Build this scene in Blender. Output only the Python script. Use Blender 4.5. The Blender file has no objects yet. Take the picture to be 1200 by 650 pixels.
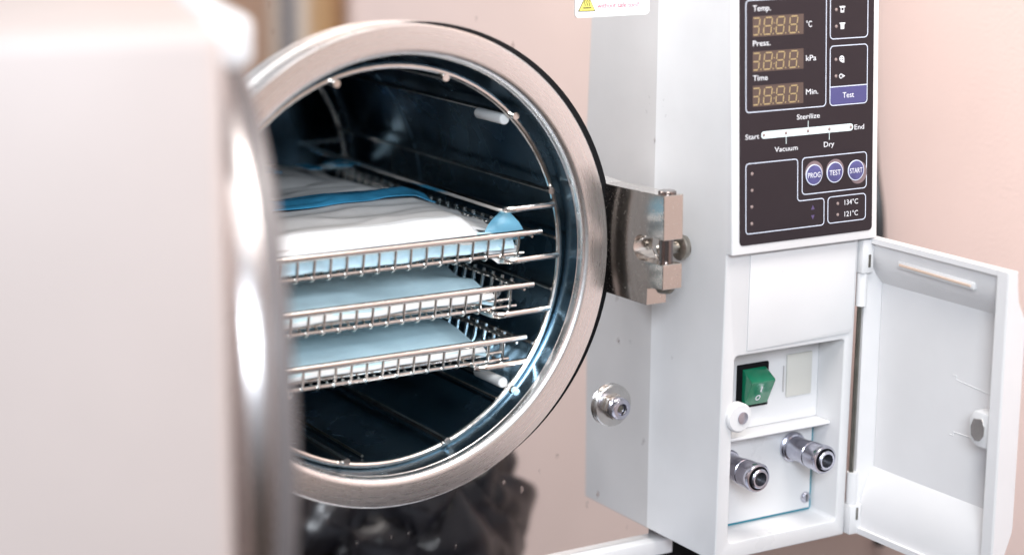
import bpy, bmesh, math, random
from mathutils import Vector, Matrix, noise
R_ = math.radians
sc = bpy.context.scene
col = sc.collection
random.seed(7)

# ------------------------------------------------------------------ materials
def new_mat(name):
    m = bpy.data.materials.new(name); m.use_nodes = True
    return m, m.node_tree.nodes, m.node_tree.links, m.node_tree.nodes['Principled BSDF']

def mat(name, color, rough=0.5, metal=0.0, spec=0.5, vary=0.0, vscale=40.0, bump=0.0, bscale=300.0,
        rvary=0.0, coat=0.0, emit=None, estr=0.0, aniso=0.0, trans=0.0, sss=0.0, bdist=0.001):
    m, N, L, b = new_mat(name)
    b.inputs['Base Color'].default_value = (*color, 1)
    b.inputs['Roughness'].default_value = rough
    b.inputs['Metallic'].default_value = metal
    b.inputs['Specular IOR Level'].default_value = spec
    b.inputs['Coat Weight'].default_value = coat
    b.inputs['Transmission Weight'].default_value = trans
    if sss: b.inputs['Subsurface Weight'].default_value = sss; b.inputs['Subsurface Radius'].default_value = (.01, .01, .01); b.inputs['Subsurface Scale'].default_value = .3
    if emit: b.inputs['Emission Color'].default_value = (*emit, 1); b.inputs['Emission Strength'].default_value = estr
    if vary or bump or rvary:
        tc = N.new('ShaderNodeTexCoord')
    if vary or rvary:
        n = N.new('ShaderNodeTexNoise'); n.inputs['Scale'].default_value = vscale; n.inputs['Detail'].default_value = 6
        L.new(tc.outputs['Object'], n.inputs['Vector'])
        if vary:
            r = N.new('ShaderNodeMapRange'); r.inputs['From Min'].default_value = .3; r.inputs['From Max'].default_value = .7
            r.inputs['To Min'].default_value = 1 - vary; r.inputs['To Max'].default_value = 1 + vary * .4
            L.new(n.outputs['Fac'], r.inputs['Value'])
            mx = N.new('ShaderNodeMix'); mx.data_type = 'RGBA'; mx.blend_type = 'MULTIPLY'; mx.inputs['Factor'].default_value = 1
            mx.inputs['A'].default_value = (*color, 1); L.new(r.outputs['Result'], mx.inputs['B'])
            L.new(mx.outputs['Result'], b.inputs['Base Color'])
        if rvary:
            r2 = N.new('ShaderNodeMapRange'); r2.inputs['From Min'].default_value = .3; r2.inputs['From Max'].default_value = .7
            r2.inputs['To Min'].default_value = max(.01, rough - rvary); r2.inputs['To Max'].default_value = rough + rvary
            L.new(n.outputs['Fac'], r2.inputs['Value']); L.new(r2.outputs['Result'], b.inputs['Roughness'])
    if bump:
        n2 = N.new('ShaderNodeTexNoise'); n2.inputs['Scale'].default_value = bscale; n2.inputs['Detail'].default_value = 3
        L.new(tc.outputs['Object'], n2.inputs['Vector'])
        bp = N.new('ShaderNodeBump'); bp.inputs['Strength'].default_value = bump; bp.inputs['Distance'].default_value = bdist
        L.new(n2.outputs['Fac'], bp.inputs['Height']); L.new(bp.outputs['Normal'], b.inputs['Normal'])
    return m

def panel_mat():
    # mirror finished stainless sheet with dried water spots
    m, N, L, b = new_mat('mirror_steel')
    b.inputs['Metallic'].default_value = 1
    tc = N.new('ShaderNodeTexCoord')
    v = N.new('ShaderNodeTexVoronoi'); v.inputs['Scale'].default_value = 62; v.inputs['Randomness'].default_value = 1
    mp = N.new('ShaderNodeMapping'); mp.inputs['Scale'].default_value = (1.3, 1, .8)
    L.new(tc.outputs['Object'], mp.inputs['Vector']); L.new(mp.outputs['Vector'], v.inputs['Vector'])
    nz = N.new('ShaderNodeTexNoise'); nz.inputs['Scale'].default_value = 420; nz.inputs['Detail'].default_value = 4
    L.new(tc.outputs['Object'], nz.inputs['Vector'])
    # spot = close to a cell centre, with broken edge, only in some cells
    ad = N.new('ShaderNodeMath'); ad.operation = 'MULTIPLY_ADD'; ad.inputs[1].default_value = .24; ad.inputs[2].default_value = -.12
    L.new(nz.outputs['Fac'], ad.inputs[0])
    sm = N.new('ShaderNodeMath'); sm.operation = 'ADD'; L.new(v.outputs['Distance'], sm.inputs[0]); L.new(ad.outputs[0], sm.inputs[1])
    mr = N.new('ShaderNodeMapRange'); mr.inputs['From Min'].default_value = .16; mr.inputs['From Max'].default_value = .04
    mr.inputs['To Min'].default_value = 0; mr.inputs['To Max'].default_value = 1
    L.new(sm.outputs[0], mr.inputs['Value'])
    sx = N.new('ShaderNodeSeparateColor'); L.new(v.outputs['Color'], sx.inputs['Color'])
    gt = N.new('ShaderNodeMath'); gt.operation = 'GREATER_THAN'; gt.inputs[1].default_value = .5; L.new(sx.outputs['Red'], gt.inputs[0])
    mu = N.new('ShaderNodeMath'); mu.operation = 'MULTIPLY'; L.new(mr.outputs['Result'], mu.inputs[0]); L.new(gt.outputs[0], mu.inputs[1])
    mx = N.new('ShaderNodeMix'); mx.data_type = 'RGBA'
    mx.inputs['A'].default_value = (.80, .775, .76, 1); mx.inputs['B'].default_value = (.58, .54, .53, 1)
    L.new(mu.outputs[0], mx.inputs['Factor']); L.new(mx.outputs['Result'], b.inputs['Base Color'])
    n3 = N.new('ShaderNodeTexNoise'); n3.inputs['Scale'].default_value = 9; n3.inputs['Detail'].default_value = 5
    L.new(tc.outputs['Object'], n3.inputs['Vector'])
    r3 = N.new('ShaderNodeMapRange'); r3.inputs['To Min'].default_value = .02; r3.inputs['To Max'].default_value = .07
    L.new(n3.outputs['Fac'], r3.inputs['Value'])
    a4 = N.new('ShaderNodeMath'); a4.operation = 'MULTIPLY_ADD'; a4.inputs[1].default_value = .25
    L.new(mu.outputs[0], a4.inputs[0]); L.new(r3.outputs['Result'], a4.inputs[2])
    L.new(a4.outputs[0], b.inputs['Roughness'])
    return m

def ring_mat(name, color, r0):
    # turned steel: faint concentric machining lines round the y axis
    m, N, L, b = new_mat(name)
    b.inputs['Metallic'].default_value = 1; b.inputs['Base Color'].default_value = (*color, 1)
    tc = N.new('ShaderNodeTexCoord'); sp = N.new('ShaderNodeSeparateXYZ'); L.new(tc.outputs['Object'], sp.inputs[0])
    cb = N.new('ShaderNodeCombineXYZ'); L.new(sp.outputs['X'], cb.inputs['X']); L.new(sp.outputs['Z'], cb.inputs['Y'])
    ln = N.new('ShaderNodeVectorMath'); ln.operation = 'LENGTH'; L.new(cb.outputs[0], ln.inputs[0])
    c2 = N.new('ShaderNodeCombineXYZ'); L.new(ln.outputs['Value'], c2.inputs['X'])
    sc2 = N.new('ShaderNodeMath'); sc2.operation = 'MULTIPLY'; sc2.inputs[1].default_value = .012
    nn = N.new('ShaderNodeTexNoise'); nn.inputs['Scale'].default_value = 14; L.new(tc.outputs['Object'], nn.inputs['Vector'])
    L.new(nn.outputs['Fac'], sc2.inputs[0]); L.new(sc2.outputs[0], c2.inputs['Y'])
    n = N.new('ShaderNodeTexNoise'); n.inputs['Scale'].default_value = 900; n.inputs['Detail'].default_value = 5
    L.new(c2.outputs[0], n.inputs['Vector'])
    bp = N.new('ShaderNodeBump'); bp.inputs['Strength'].default_value = .12; bp.inputs['Distance'].default_value = .0004
    L.new(n.outputs['Fac'], bp.inputs['Height']); L.new(bp.outputs['Normal'], b.inputs['Normal'])
    r = N.new('ShaderNodeMapRange'); r.inputs['To Min'].default_value = r0 - .06; r.inputs['To Max'].default_value = r0 + .08
    L.new(n.outputs['Fac'], r.inputs['Value']); L.new(r.outputs['Result'], b.inputs['Roughness'])
    return m

def nickel_mat():
    m, N, L, b = new_mat('nickel_plate')
    b.inputs['Metallic'].default_value = 1
    tc = N.new('ShaderNodeTexCoord')
    n = N.new('ShaderNodeTexNoise'); n.inputs['Scale'].default_value = 520; n.inputs['Detail'].default_value = 3
    L.new(tc.outputs['Object'], n.inputs['Vector'])
    cr = N.new('ShaderNodeMapRange'); cr.inputs['From Min'].default_value = .60; cr.inputs['From Max'].default_value = .70
    L.new(n.outputs['Fac'], cr.inputs['Value'])
    mx = N.new('ShaderNodeMix'); mx.data_type = 'RGBA'
    mx.inputs['A'].default_value = (.60, .55, .51, 1); mx.inputs['B'].default_value = (.68, .63, .59, 1)
    L.new(cr.outputs['Result'], mx.inputs['Factor']); L.new(mx.outputs['Result'], b.inputs['Base Color'])
    r = N.new('ShaderNodeMapRange'); r.inputs['To Min'].default_value = .17; r.inputs['To Max'].default_value = .34
    L.new(cr.outputs['Result'], r.inputs['Value']); L.new(r.outputs['Result'], b.inputs['Roughness'])
    return m

def wood_mat(name, c1, c2):
    m, N, L, b = new_mat(name)
    tc = N.new('ShaderNodeTexCoord'); mp = N.new('ShaderNodeMapping'); mp.inputs['Scale'].default_value = (14, 14, 1.2)
    n = N.new('ShaderNodeTexNoise'); n.inputs['Scale'].default_value = 3; n.inputs['Detail'].default_value = 6
    L.new(tc.outputs['Object'], mp.inputs['Vector']); L.new(mp.outputs['Vector'], n.inputs['Vector'])
    mx = N.new('ShaderNodeMix'); mx.data_type = 'RGBA'; mx.inputs['A'].default_value = (*c1, 1); mx.inputs['B'].default_value = (*c2, 1)
    L.new(n.outputs['Fac'], mx.inputs['Factor']); L.new(mx.outputs['Result'], b.inputs['Base Color'])
    b.inputs['Roughness'].default_value = .4
    return m

M = {}
M['white'] = mat('white_plastic', (.69, .685, .69), .36, vary=.06, vscale=14, rvary=.1, bump=.05, bscale=900, bdist=.0003)
M['inner_white'] = mat('inner_white_plastic', (.72, .71, .715), .42, vary=.03, vscale=25)
M['cream'] = mat('cream_plastic', (.64, .62, .57), .4, vary=.03)
M['cover'] = mat('beige_cover_plastic', (.55, .47, .44), .42, vary=.06, vscale=7)
M['panel'] = panel_mat()
M['rim'] = ring_mat('turned_steel', (.90, .88, .87), .27)
M['door_steel'] = ring_mat('polished_door_steel', (.62, .59, .59), .26)
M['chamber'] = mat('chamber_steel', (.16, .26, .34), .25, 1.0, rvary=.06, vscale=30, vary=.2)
M['wire'] = mat('chromed_wire', (.80, .765, .73), .2, 1.0, rvary=.06, vscale=200)
M['wire_thin'] = mat('thin_steel_wire', (.66, .63, .60), .26, 1.0, vary=.25, vscale=260)
M['nickel'] = nickel_mat()
M['steel'] = mat('machined_steel', (.62, .60, .58), .24, 1.0, vary=.12, vscale=180)
M['dark_steel'] = mat('dark_steel', (.25, .24, .21), .35, 1.0, vary=.3, vscale=90)
M['black'] = mat('black_rubber', (.006, .006, .007), .8, spec=.12)
M['bore'] = mat('dark_bore', (.01, .01, .012), .5)
M['shell'] = mat('panel_film', (.024, .018, .022), .34, spec=.22, vary=.05, vscale=60)
M['ink'] = mat('white_ink', (.74, .76, .80), .5)
M['ink_line'] = mat('pale_blue_ink', (.60, .66, .78), .5)
M['bar'] = mat('pale_bar_ink', (.66, .78, .80), .45)
M['violet'] = mat('violet_ink', (.065, .065, .19), .4)
M['button'] = mat('violet_button', (.080, .080, .225), .3, vary=.25, vscale=150)
M['button_rim'] = mat('worn_button_rim', (.19, .14, .15), .35)
M['arrow'] = mat('dull_violet_ink', (.09, .065, .16), .45)
M['display'] = mat('brown_display_window', (.090, .062, .053), .16, spec=.4, vary=.06, vscale=70)
M['segment'] = mat('amber_segment', (.36, .27, .13), .5)
M['led'] = mat('pale_led', (.27, .21, .20), .25)
M['green'] = mat('green_rocker', (.008, .20, .10), .16, spec=.6, coat=.4, vary=.1, vscale=90)
M['teal'] = mat('teal_edge', (.02, .22, .30), .25)
M['hose'] = mat('plated_connector', (.58, .58, .66), .22, 1.0, vary=.12, vscale=260)
M['label'] = mat('white_label_film', (.86, .86, .86), .35)
M['yellow'] = mat('yellow_ink', (.80, .72, .16), .45)
M['dark_ink'] = mat('black_ink', (.03, .03, .03), .5)
M['red'] = mat('red_ink', (.74, .10, .16), .5)
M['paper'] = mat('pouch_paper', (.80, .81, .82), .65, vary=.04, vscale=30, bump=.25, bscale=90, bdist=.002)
M['paper_shaded'] = mat('shaded_pouch_paper', (.60, .585, .575), .7, vary=.08, vscale=30, bump=.3, bscale=80, bdist=.002)  # shade on the rear pouches put into the paper colour
M['paper_blue'] = mat('pale_blue_pouch_paper', (.66, .89, .98), .5, vary=.12, vscale=22, bump=.3, bscale=60, bdist=.003)
M['film'] = mat('blue_pouch_film', (.05, .30, .52), .22, spec=.6, vary=.35, vscale=45, bump=.3, bscale=110, bdist=.002)
M['film_pale'] = mat('pale_blue_film', (.52, .74, .85), .18, spec=.6, vary=.25, vscale=60, bump=.5, bscale=80, bdist=.003)
M['shade_teal'] = mat('teal_pouch_shade', (.12, .38, .52), .25, spec=.5, vary=.3, vscale=40)
M['film_curl'] = mat('sky_blue_film', (.30, .68, .87), .3, spec=.5, vary=.12, vscale=60)
M['sleeve'] = mat('white_sleeve', (.72, .73, .73), .4)
M['bag'] = mat('black_polythene', (.012, .012, .018), .36, spec=.5, bump=.12, bscale=16, bdist=.010)
M['cable'] = mat('black_cable_sheath', (.015, .016, .018), .4)
M['wall'] = mat('pink_plaster', (.84, .66, .60), .8, spec=.2, vary=.04, vscale=8, bump=.45, bscale=420, bdist=.0012)
M['table'] = mat('pale_laminate', (.62, .68, .78), .4, vary=.08, vscale=12)
M['wood1'] = wood_mat('orange_wood', (.42, .22, .09), (.62, .38, .18))
M['wood2'] = wood_mat('brown_wood', (.34, .19, .12), (.50, .31, .21))
M['jamb'] = mat('cream_jamb', (.72, .58, .47), .5)
M['grey'] = mat('grey_strip', (.17, .165, .18), .45)

# ------------------------------------------------------------------ mesh helpers
def finish(name, bm, m, parent=None, smooth=35, mats=None):
    bmesh.ops.recalc_face_normals(bm, faces=bm.faces)
    me = bpy.data.meshes.new(name); bm.to_mesh(me); bm.free()
    for k in (mats or [m]): me.materials.append(k)
    if smooth:
        me.shade_smooth(); me.set_sharp_from_angle(angle=R_(smooth))
    o = bpy.data.objects.new(name, me); col.objects.link(o)
    if parent:
        o.parent = parent
        if parent.type == 'EMPTY' and parent.get('worldspace'):
            o.matrix_parent_inverse = Matrix.Translation(parent.location).inverted()
    return o

def thing(name, label, cat, loc=(0, 0, 0), group=None, worldspace=True):
    o = bpy.data.objects.new(name, None); col.objects.link(o); o.location = loc
    o.empty_display_size = .02
    o['label'] = label; o['category'] = cat
    if group: o['group'] = group
    if worldspace: o['worldspace'] = 1
    return o

def tag(o, label, cat, group=None):
    o['label'] = label; o['category'] = cat
    if group: o['group'] = group
    return o

ID = lambda p: Vector(p)

def add_box(bm, x0, x1, y0, y1, z0, z1, bev=0.0, seg=2, T=ID, mi=0):
    co = [(x, y, z) for x in (x0, x1) for y in (y0, y1) for z in (z0, z1)]
    v = [bm.verts.new(c) for c in co]
    F = [(0, 1, 3, 2), (4, 6, 7, 5), (0, 4, 5, 1), (2, 3, 7, 6), (0, 2, 6, 4), (1, 5, 7, 3)]
    fs = [bm.faces.new([v[i] for i in f]) for f in F]
    vs = set(v)
    if bev:
        es = list({e for f in fs for e in f.edges})
        r = bmesh.ops.bevel(bm, geom=es, offset=bev, segments=seg, affect='EDGES', profile=.5)
        vs = set(r['verts']) | {x for x in v if x.is_valid}
        fs = r['faces'] + [f for f in fs if f.is_valid]
    for f in fs:
        if f.is_valid: f.material_index = mi
    for x in vs: x.co = T(x.co)
    return fs

def add_prism(bm, poly, d0, d1, P, bev=0.0, seg=2, mi=0):
    """poly: 2D points; P(a,b,d) -> world; extruded from d0 to d1"""
    a = [bm.verts.new((p[0], p[1], d0)) for p in poly]; b = [bm.verts.new((p[0], p[1], d1)) for p in poly]
    n = len(poly)
    fs = [bm.faces.new(a[::-1]), bm.faces.new(b)]
    for i in range(n): fs.append(bm.faces.new((a[i], a[(i + 1) % n], b[(i + 1) % n], b[i])))
    vs = set(a + b)
    if bev:
        es = list({e for f in fs for e in f.edges})
        r = bmesh.ops.bevel(bm, geom=es, offset=bev, segments=seg, affect='EDGES', profile=.5, clamp_overlap=True)
        vs = set(r['verts']) | {x for x in vs if x.is_valid}
        fs = r['faces'] + [f for f in fs if f.is_valid]
    for f in fs:
        if f.is_valid: f.material_index = mi
    for x in vs: x.co = Vector(P(*x.co))

def rrect(x0, x1, y0, y1, r, n=6):
    pts = []
    for cx, cy, a0 in ((x1 - r, y1 - r, 0), (x0 + r, y1 - r, 90), (x0 + r, y0 + r, 180), (x1 - r, y0 + r, 270)):
        for i in range(n + 1):
            a = R_(a0 + 90 * i / n); pts.append((cx + r * math.cos(a), cy + r * math.sin(a)))
    return pts

def add_tube(bm, pts, r, n=8, closed=False, cap=True, mi=0):
    pts = [Vector(p) for p in pts]; m = len(pts); rings = []
    tang = []
    for i in range(m):
        if closed: t = pts[(i + 1) % m] - pts[i - 1]
        else: t = pts[min(i + 1, m - 1)] - pts[max(i - 1, 0)]
        tang.append(t.normalized())
    up = Vector((0, 0, 1)) if abs(tang[0].z) < .9 else Vector((1, 0, 0))
    u = (up - tang[0] * up.dot(tang[0])).normalized()
    for i in range(m):
        u = (u - tang[i] * u.dot(tang[i])).normalized(); w = tang[i].cross(u)
        rr = r[i] if isinstance(r, (list, tuple)) else r
        rings.append([bm.verts.new(pts[i] + rr * (math.cos(2 * math.pi * k / n) * u + math.sin(2 * math.pi * k / n) * w)) for k in range(n)])
    for i in range(m if closed else m - 1):
        a, b = rings[i], rings[(i + 1) % m]
        off = 0
        if closed and i == m - 1:
            off = min(range(n), key=lambda s: sum((a[k].co - b[(k + s) % n].co).length for k in range(n)))
        for k in range(n):
            f = bm.faces.new((a[k], a[(k + 1) % n], b[(k + 1 + off) % n], b[(k + off) % n])); f.material_index = mi
    if cap and not closed:
        bm.faces.new(rings[0][::-1]).material_index = mi; bm.faces.new(rings[-1]).material_index = mi

def rounded(pts, r, n=4):
    """round the corners of a polyline"""
    P = [Vector(p) for p in pts]; out = [P[0]]
    for i in range(1, len(P) - 1):
        a = (P[i - 1] - P[i]); b = (P[i + 1] - P[i]); rr = min(r, a.length * .49, b.length * .49)
        p0 = P[i] + a.normalized() * rr; p1 = P[i] + b.normalized() * rr
        for k in range(n + 1):
            t = k / n; out.append(p0.lerp(P[i], t).lerp(P[i].lerp(p1, t), t))
    out.append(P[-1]); return out

def add_lathe(bm, prof, P, n=96, closed_prof=False, mi=0):
    """prof: (r, h) list; P(a, b, h) -> world where (a, b) is in the turning plane"""
    rings = []
    for r, h in prof:
        if r < 1e-6: rings.append([bm.verts.new(Vector(P(0, 0, h)))])
        else: rings.append([bm.verts.new(Vector(P(r * math.cos(2 * math.pi * k / n), r * math.sin(2 * math.pi * k / n), h))) for k in range(n)])
    m = len(rings)
    for i in range(m if closed_prof else m - 1):
        a, b = rings[i], rings[(i + 1) % m]
        for k in range(n):
            k2 = (k + 1) % n
            if len(a) == 1 and len(b) == 1: continue
            if len(a) == 1: f = bm.faces.new((a[0], b[k2], b[k]))
            elif len(b) == 1: f = bm.faces.new((a[k], a[k2], b[0]))
            else: f = bm.faces.new((a[k], a[k2], b[k2], b[k]))
            f.material_index = mi

def lath(prof, P, m, name, parent, n=96, closed=False, smooth=35):
    bm = bmesh.new(); add_lathe(bm, prof, P, n, closed); return finish(name, bm, m, parent, smooth)

def box(name, dims, m, parent, bev=0.0, T=ID, seg=2):
    bm = bmesh.new(); add_box(bm, *dims, bev, seg, T); return finish(name, bm, m, parent)

def ev_mesh(o):
    dg = bpy.context.evaluated_depsgraph_get(); dg.update()
    return bpy.data.meshes.new_from_object(o.evaluated_get(dg))

def fillet_prof(pts, r, n=5):
    P = [Vector((p[0], p[1], 0)) for p in pts]
    return [(v.x, v.y) for v in rounded(P, r, n)]

# axis frames
PY = lambda cx, y0, cz: (lambda a, b, h: (cx + a, y0 - h, cz + b))        # turning axis runs towards the viewer (-y)
PZ = lambda cx, cy, z0: (lambda a, b, h: (cx + a, cy + b, z0 + h))
PX = lambda x0, cy, cz: (lambda a, b, h: (x0 + h, cy + a, cz + b))

# ================================================================== SETTING
def struct(name, bm, m):
    o = finish(name, bm, m, None, 35); o['kind'] = 'structure'; return o
bm = bmesh.new(); add_box(bm, .5, .6, -3.2, 1.6, -1.1, 1.9); struct('wall', bm, M['wall'])
bm = bmesh.new(); add_box(bm, -1.0, .405, -.125, .75, -.345, -.312, .004); struct('tabletop', bm, M['table'])

# ================================================================== AUTOCLAVE
A = thing('autoclave', 'tabletop steam autoclave with open round steel chamber and white control box', 'autoclave', (0, .2, -.312))

# front panel: mirror sheet with the round mouth cut out
bm = bmesh.new()
n = 128; X0, X1, Z0, Z1 = -.205, .1985, -.2125, .215
def sq(a):
    c, s = math.cos(a), math.sin(a); t = 1e9
    if c > 1e-9: t = min(t, X1 / c)
    if c < -1e-9: t = min(t, X0 / c)
    if s > 1e-9: t = min(t, Z1 / s)
    if s < -1e-9: t = min(t, Z0 / s)
    return c * t, s * t
angs = sorted([2 * math.pi * k / n for k in range(n)] + [math.atan2(z, x) % (2 * math.pi) for x in (X0, X1) for z in (Z0, Z1)])
ri = .149
for y in (0.0, .0015):
    vi = [bm.verts.new((ri * math.cos(a), y, ri * math.sin(a))) for a in angs]
    vo = [bm.verts.new((sq(a)[0], y, sq(a)[1])) for a in angs]
    for k in range(len(angs)):
        k2 = (k + 1) % len(angs); bm.faces.new((vi[k], vi[k2], vo[k2], vo[k]))
finish('front_panel', bm, M['panel'], A, 0)

# bottom trim below the sheet
bm = bmesh.new(); add_box(bm, -.212, .2135, -.0085, .02, -.2235, -.2128, .0012)
finish('bottom_trim', bm, M['white'], A)
# casing shell (open at the front), and the dark base below it
bm = bmesh.new()
add_box(bm, -.212, -.206, .0025, .43, -.211, .222, .001); add_box(bm, -.2055, .1965, .0025, .43, .216, .222, .001)
add_box(bm, -.2055, .1965, .424, .43, -.211, .2155, .001); add_box(bm, -.2055, .1965, .0205, .4235, -.2165, -.2112, .001)
finish('casing', bm, M['white'], A)
bm = bmesh.new(); add_box(bm, -.20, .285, .012, .42, -.285, -.2242, .004)
finish('base', bm, M['black'], A)
for x, y in ((-.17, .03), (.25, .03), (-.17, .38), (.25, .38)):
    lath([(0, 0), (.016, 0), (.016, .026), (0, .026)], PZ(x, y, -.3115), M['black'], 'foot', A, 24)

# chamber rim
prof = [(.1515, -.004), (.1515, .0005), (.1498, .0005), (.1498, .0012), (.1500, .0014), (.1500, .0153), (.1493, .0161), (.1362, .0161)]
prof += [(.1362 - .0046 * math.sin(R_(t)), .0161 - .0046 * (1 - math.cos(R_(t)))) for t in (15, 30, 45, 60, 75, 90)]
prof += [(.1316, .0090), (.1313, .0086)]
lath(prof, PY(0, 0, 0), M['rim'], 'chamber_rim', A, 160, smooth=28)
lath([(.1518, .0001), (.1518, .0007), (.1513, .0009), (.140, .0009)], PY(.0119, 0, -.0019), M['black'], 'rim_black_ring', A, 128)  # thin black ring set off-centre behind the rim
# chamber drum
cp = [(.1313, .0084), (.1312, .0), (.1312, -.20), (.1306, -.2006), (.1306, -.2026), (.1312, -.2032), (.1312, -.33)]
cp += [(.1312 - .03 * (1 - math.cos(R_(t))), -.33 - .03 * math.sin(R_(t))) for t in (20, 40, 60, 80)] + [(.06, -.364), (0, -.367)]
ch = lath(cp, PY(0, 0, 0), M['chamber'], 'chamber', A, 128)
# fittings on the end wall
bm = bmesh.new(); add_tube(bm, [(.055 * math.cos(R_(t)) - .035, .352, .035 + .05 * math.sin(R_(t))) for t in range(0, 360, 12)], .0035, 8, closed=True)
finish('heating_coil', bm, M['dark_steel'], ch)
bm = bmesh.new(); add_tube(bm, rounded([(-.10, .34, .03), (-.085, .25, .075), (-.065, .20, .095)], .02), .0025, 8)
finish('sensor_probe', bm, M['dark_steel'], ch)
bm = bmesh.new()
add_tube(bm, [(-.006, .03, -.1296), (-.006, .33, -.1296)], .0010, 6)
finish('weld_seam', bm, M['dark_steel'], ch)

# latch block on the right of the rim: side profile in (y, z) with a round ended slot
pf = [(0.0, .038), (-.067, .0405), (-.0676, .0119)]
cx_, cz_, rr_ = -.0425, .0034, .0084
for t in range(0, 181, 15):
    a = R_(90 + t) ; pf.append((cx_ - rr_ * -1 * math.cos(a) * -1, cz_ + rr_ * math.sin(a)))
pf = pf[:3] + [(cx_ + rr_ * math.sin(R_(t)), cz_ + rr_ * math.cos(R_(t))) for t in range(0, 181, 15)]
pf += [(-.0676, -.0036), (-.0676, -.0197), (-.0508, -.0207), (-.0510, -.0328), (0.0, -.0338)]
bm = bmesh.new(); add_prism(bm, pf, .1572, .1722, lambda a, b, d: (d, a, b), .0004, 1)
lb = finish('latch_block', bm, M['nickel'], A, 30)
lath([(0, .0424), (.0052, .0424), (.0058, .0418), (.0058, .0402), (.0046, .0400), (.0046, -.0225), (0, -.0225)], PZ(.1647, -.0600, 0), mat('bronzed_pin', (.26, .22, .21), .2, 1.0), 'hinge_pin', lb, 32)
bm = bmesh.new()
add_lathe(bm, [(.0046, -.0199), (.0062, -.0199), (.0062, -.0212), (.0056, -.0214), (.0056, -.0222), (.0046, -.0234), (0, -.0236)], PZ(.1647, -.0600, 0), 28)
finish('retaining_clip', bm, M['dark_steel'], lb)
lath([(0, 0), (.0040, 0), (.0040, .013), (.0072, .0134), (.0086, .0145), (.0088, .0165), (.0080, .0180), (.0074, .0184), (.0074, .0196), (.0052, .0204), (.0050, .0212), (0, .0216)], PX(.1724, -.0425, .0005), mat('worn_bolt', (.40, .37, .33), .3, 1.0, vary=.25, vscale=300), 'side_bolt', lb, 32)

# locking stud lower right of the rim
SX, SZ = .1655, -.1128
wa = lath([(0, 0), (.0136, 0), (.0145, .0008), (.0145, .0022), (.0136, .0030), (0, .0030)], PY(SX, -.0002, SZ), M['steel'], 'stud_washer', A, 48)
bm = bmesh.new(); hexa = [(.0088 * math.cos(R_(60 * k + 12)), .0088 * math.sin(R_(60 * k + 12))) for k in range(6)]
add_prism(bm, hexa, .0032, .0072, lambda a, b, d: (SX + a, -d, SZ + b), .0006, 2); finish('stud_nut', bm, M['nickel'], wa)
lath([(0, .0072), (.0072, .0072), (.0075, .0077), (.0074, .0122), (.0064, .0136), (.0040, .0138), (.0036, .0130), (.0036, .0102), (0, .0098)], PY(SX, 0, SZ), M['hose'], 'stud_cap', wa, 36)
lath([(0, .0098), (.0028, .0102), (.0024, .0116), (0, .0120)], PY(SX, 0, SZ), M['dark_steel'], 'stud_core', wa, 20)

# warning label
bm = bmesh.new(); add_prism(bm, rrect(.1325, .1895, .1466, .182, .0028), .0003, .0007, lambda a, b, d: (a, -d, b))
wl = finish('warning_label', bm, M['label'], A, 0)
bm = bmesh.new()
tri = [(.1343, .1505), (.1476, .1503), (.1410, .1625)]
add_prism(bm, tri, .0007, .0009, lambda a, b, d: (a, -d, b), mi=0)
ctr = Vector((.1410, .1544)); tri2 = [tuple(ctr + (Vector(p) - ctr) * .86) for p in tri]
add_prism(bm, tri2, .0009, .0011, lambda a, b, d: (a, -d, b), mi=1)
add_prism(bm, [(.1377, .1524), (.1443, .1523), (.1443, .1530), (.1377, .1531)], .0011, .0013, lambda a, b, d: (a, -d, b), mi=0)
for k in range(3):
    x = .1392 + k * .0017
    add_tube(bm, [(x + .0004 * math.sin(t * 1.7), -.0012, .1538 + t * .0009) for t in range(6)], .00028, 6, mi=0)
finish('hot_surface_symbol', bm, None, wl, 0, mats=[M['dark_ink'], M['yellow']])

# ---------------------------------------------------------------- text helper
def text_mesh(body, x0, x1, y0, y1, P, m, name, parent, depth=.0002, w0=.0, bold=0.0, fit='cap', shear=0):
    """write body so that its box spans x0..x1, and y0..y1 (cap height / full box), mapped by P(u, v, w)"""
    cu = bpy.data.curves.new('txt', 'FONT'); cu.body = body; cu.size = 1; cu.extrude = .01; cu.offset = bold; cu.shear = shear; cu.resolution_u = 3
    t = bpy.data.objects.new('txt', cu); col.objects.link(t)
    me = ev_mesh(t); bpy.data.objects.remove(t); bpy.data.curves.remove(cu)
    xs = [v.co.x for v in me.vertices]; ys = [v.co.y for v in me.vertices]
    ax, bx = min(xs), max(xs); ay, by = (0.0, .70) if fit == 'cap' else (min(ys), max(ys))
    for v in me.vertices:
        u = x0 + (v.co.x - ax) / (bx - ax) * (x1 - x0); q = y0 + (v.co.y - ay) / (by - ay) * (y1 - y0)
        v.co = Vector(P(u, q, w0 + (depth if v.co.z > 0 else 0)))
    me.materials.clear(); me.materials.append(m)
    o = bpy.data.objects.new(name, me); col.objects.link(o); o.parent = parent
    return o

text_mesh('without safe tool!', .1490, .1812, .1522, .1553, lambda u, v, w: (u, -.0007 - w, v + (u - .149) * -.012), M['red'], 'lettering', wl, bold=.004)

# ---------------------------------------------------------------- control box
XL = .1971
TS = .05279
YB = -.0863                                  # bezel front at z = 0
def front_y(z): return YB + TS * z
hyp = math.sqrt(1 + TS * TS)
def BZ(u, v, w):                              # millimetres on the sloping bezel face; w out of the face
    u, v, w = u / 1000, v / 1000, w / 1000
    return (XL + u, YB + (v * TS - w) / hyp, (v + w * TS) / hyp)

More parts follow.
